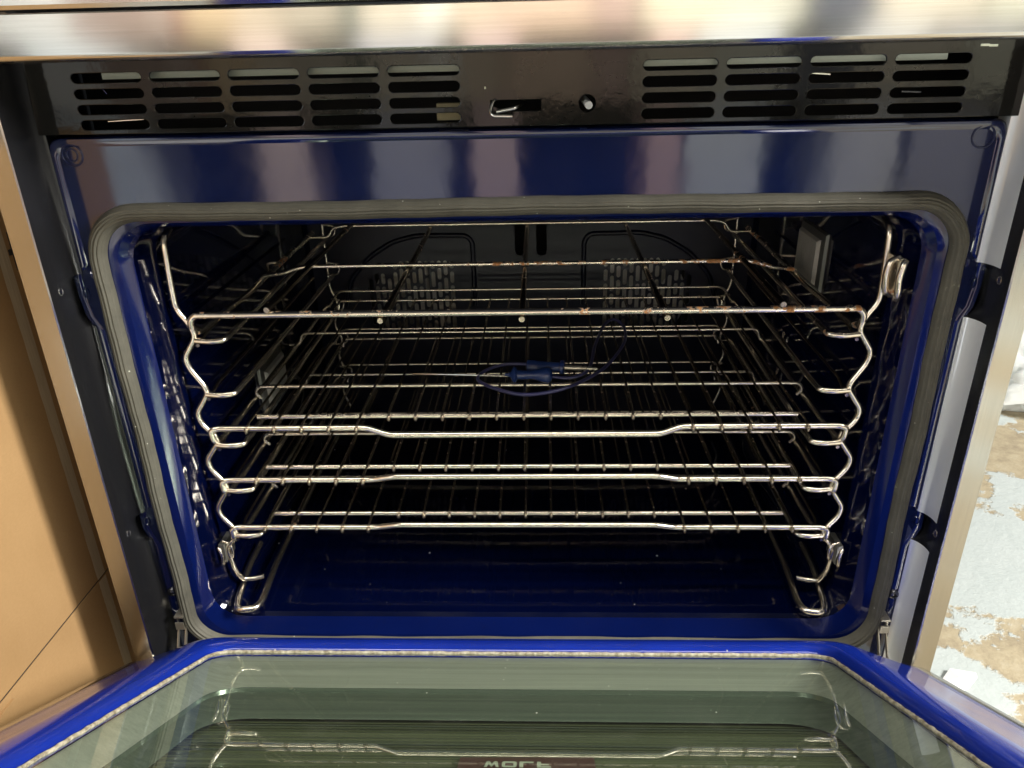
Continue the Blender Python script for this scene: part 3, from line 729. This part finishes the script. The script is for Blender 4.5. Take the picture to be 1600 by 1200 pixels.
# ------------------------------------------------------------------ beside the oven
v, f = box_vf(-100, -52, -21, 70, -84.9, -59.35)
lowc = tag(mesh('carton', v, f, M_card, base=(-76, 18, -84.9)), 'lower brown cardboard carton left of the oven, under the dark seam', 'carton', 'cardboard cartons beside the oven')
v, f = box_vf(-52.1, -51.75, -20.9, -10.8, -84.5, -60.2); mesh('box_flap', v, f, M_card, lowc)
upc = tag(empty('carton', -76, 18, -59.1), 'tall brown cardboard carton with a strip of tape left of the oven', 'carton', 'cardboard cartons beside the oven')
v, f = box_vf(-100, -52, -21, 70, -59.1, -9); mesh('box_side', v, f, M_card, upc)
for z0_, z1_, par in ((-59.05, -9, upc), (-84.5, -59.4, lowc)):
    V = []; F = []
    n = 60; y0, y1 = 6.3, 7.9
    for i in range(n+1):
        z = z0_+(z1_-z0_)*i/n; V += [(-51.93, y0+.03*math.sin(z*9.1), z), (-51.93, y1+.03*math.sin(z*7.3), z)]
    F = [(2*i, 2*i+1, 2*i+3, 2*i+2) for i in range(n)]
    mesh('packing_tape', V, F, M_tape, par)
v, f = join([box_vf(-51.98, -51.93, 8.6, 9.1, -21.0, -17.0), box_vf(-51.98, -51.92, 8.1, 9.6, -19.3, -18.7)]); mesh('printed_mark', v, f, M_strap, upc)
v, f = box_vf(-99.9, -52.1, -20.9, 69.9, -59.35, -59.1); mesh('seam', v, f, M_strap, upc)

# crumpled clear film and a scrap of paper on the floor at the right
def crumple(name, cx, cy, cz, rx, ry, rz, material, amp, label, cat, seed):
    rnd = random.Random(seed); bm = bmesh.new(); bmesh.ops.create_icosphere(bm, subdivisions=4, radius=1)
    from mathutils import noise
    for q in bm.verts:
        n = noise.noise(q.co*2.3+Vector((seed, 0, 0)))+.6*noise.noise(q.co*6+Vector((0, seed, 0)))
        q.co *= 1+amp*n
        q.co.z = max(q.co.z, -.55)
    V = [(cx+q.co.x*rx, cy+q.co.y*ry, cz+(q.co.z+.55)*rz) for q in bm.verts]; F = [tuple(x.index for x in q.verts) for q in bm.faces]; bm.free()
    return tag(mesh(name, V, F, material, smooth=True, base=(cx, cy, cz), autos=50), label, cat)
crumple('plastic_bag', 124, 104, -84.9, 16, 10, 11, M_bag, .45, 'crumpled clear plastic film on the pale floor right of the oven', 'plastic film', 3)
V = [(57.5, 15.6, -84.8), (60.5, 18.5, -84.4), (64.0, 18.0, -84.7), (63.4, 16.6, -84.2), (61.5, 15.0, -84.7), (59, 14.0, -84.6), (60.8, 16.3, -83.9)]
tag(mesh('paper_scrap', V, [(0, 1, 6), (1, 2, 6), (2, 3, 6), (3, 4, 6), (4, 5, 6), (5, 0, 6)], M_paper, base=(62, 17, -84.8)), 'torn white paper scrap on the floor beside the lowered door', 'paper')

# ------------------------------------------------------------------ the storeroom behind the viewer (seen mirrored in steel and enamel)
cols = [(-205, -171, (.80, .80, .78)), (-170, -143, (.40, .29, .24)), (-142, -134, (.62, .52, .46)), (-133, -128, (.38, .12, .10)), (-127, -112, (.70, .54, .34)),
        (-111, -92, (.62, .54, .42)), (-91, -70, (.50, .45, .36)), (-69, -64, (.12, .15, .12)), (-63, -43, (.66, .60, .48)), (-42, -30, (.82, .80, .72)), (-29, -12, (.60, .50, .38)),
        (-11, 22, (.66, .50, .38)), (23, 38, (.52, .38, .33)), (39, 66, (.66, .60, .46)), (67, 98, (.60, .60, .50)), (99, 122, (.06, .07, .10)), (123, 160, (.60, .55, .44)), (161, 205, (.62, .62, .50))]
low = [(-192, -166, (.75, .82, .88)), (-113, -95, (.85, .68, .64)), (-66, -36, (.46, .47, .54)), (-25, -7, (.60, .46, .47)), (45, 58, (.60, .42, .41)), (61, 90, (.58, .62, .66)), (120, 145, (.55, .56, .58)), (150, 180, (.3, .3, .33))]
near = [((-150, -53, -125, -62, -84.9, -63), (.88, .88, .86))]  # added unseen white block, reflects brightness into the right trim hollow
mats = []; V = []; F = []; MI = []
for k, (a, b, c) in enumerate(cols+low):
    z0_, z1_ = (-24, random.uniform(30, 60)) if k < len(cols) else (-84.9, -24.5)
    vv, ff = box_vf(a, b, -292-random.uniform(0, 14), -240-random.uniform(0, 6), z0_, z1_)
    o = len(V); V += vv; F += [tuple(i+o for i in q) for q in ff]; MI += [k]*6
    mats.append(mat('goods_%d' % k, c, .6))
for bb, c in near:
    vv, ff = box_vf(*bb); o = len(V); V += vv; F += [tuple(i+o for i in q) for q in ff]; MI += [len(mats)]*6
    mats.append(mat('goods_%d' % len(mats), c, .6))
sg = mesh('goods_and_reflector', V, F, mats[0], base=(0, -260, -85)); sg['kind'] = 'stuff'
for mm in mats[1:]: sg.data.materials.append(mm)
for p, k in zip(sg.data.polygons, MI): p.material_index = k
v, f = box_vf(-330, 330, -340, -335, -85, 200)
wl = mesh('wall', v, f, mat('dark_storeroom_wall', (.04, .04, .05), .8), base=(0, -337, -85)); wl['kind'] = 'structure'
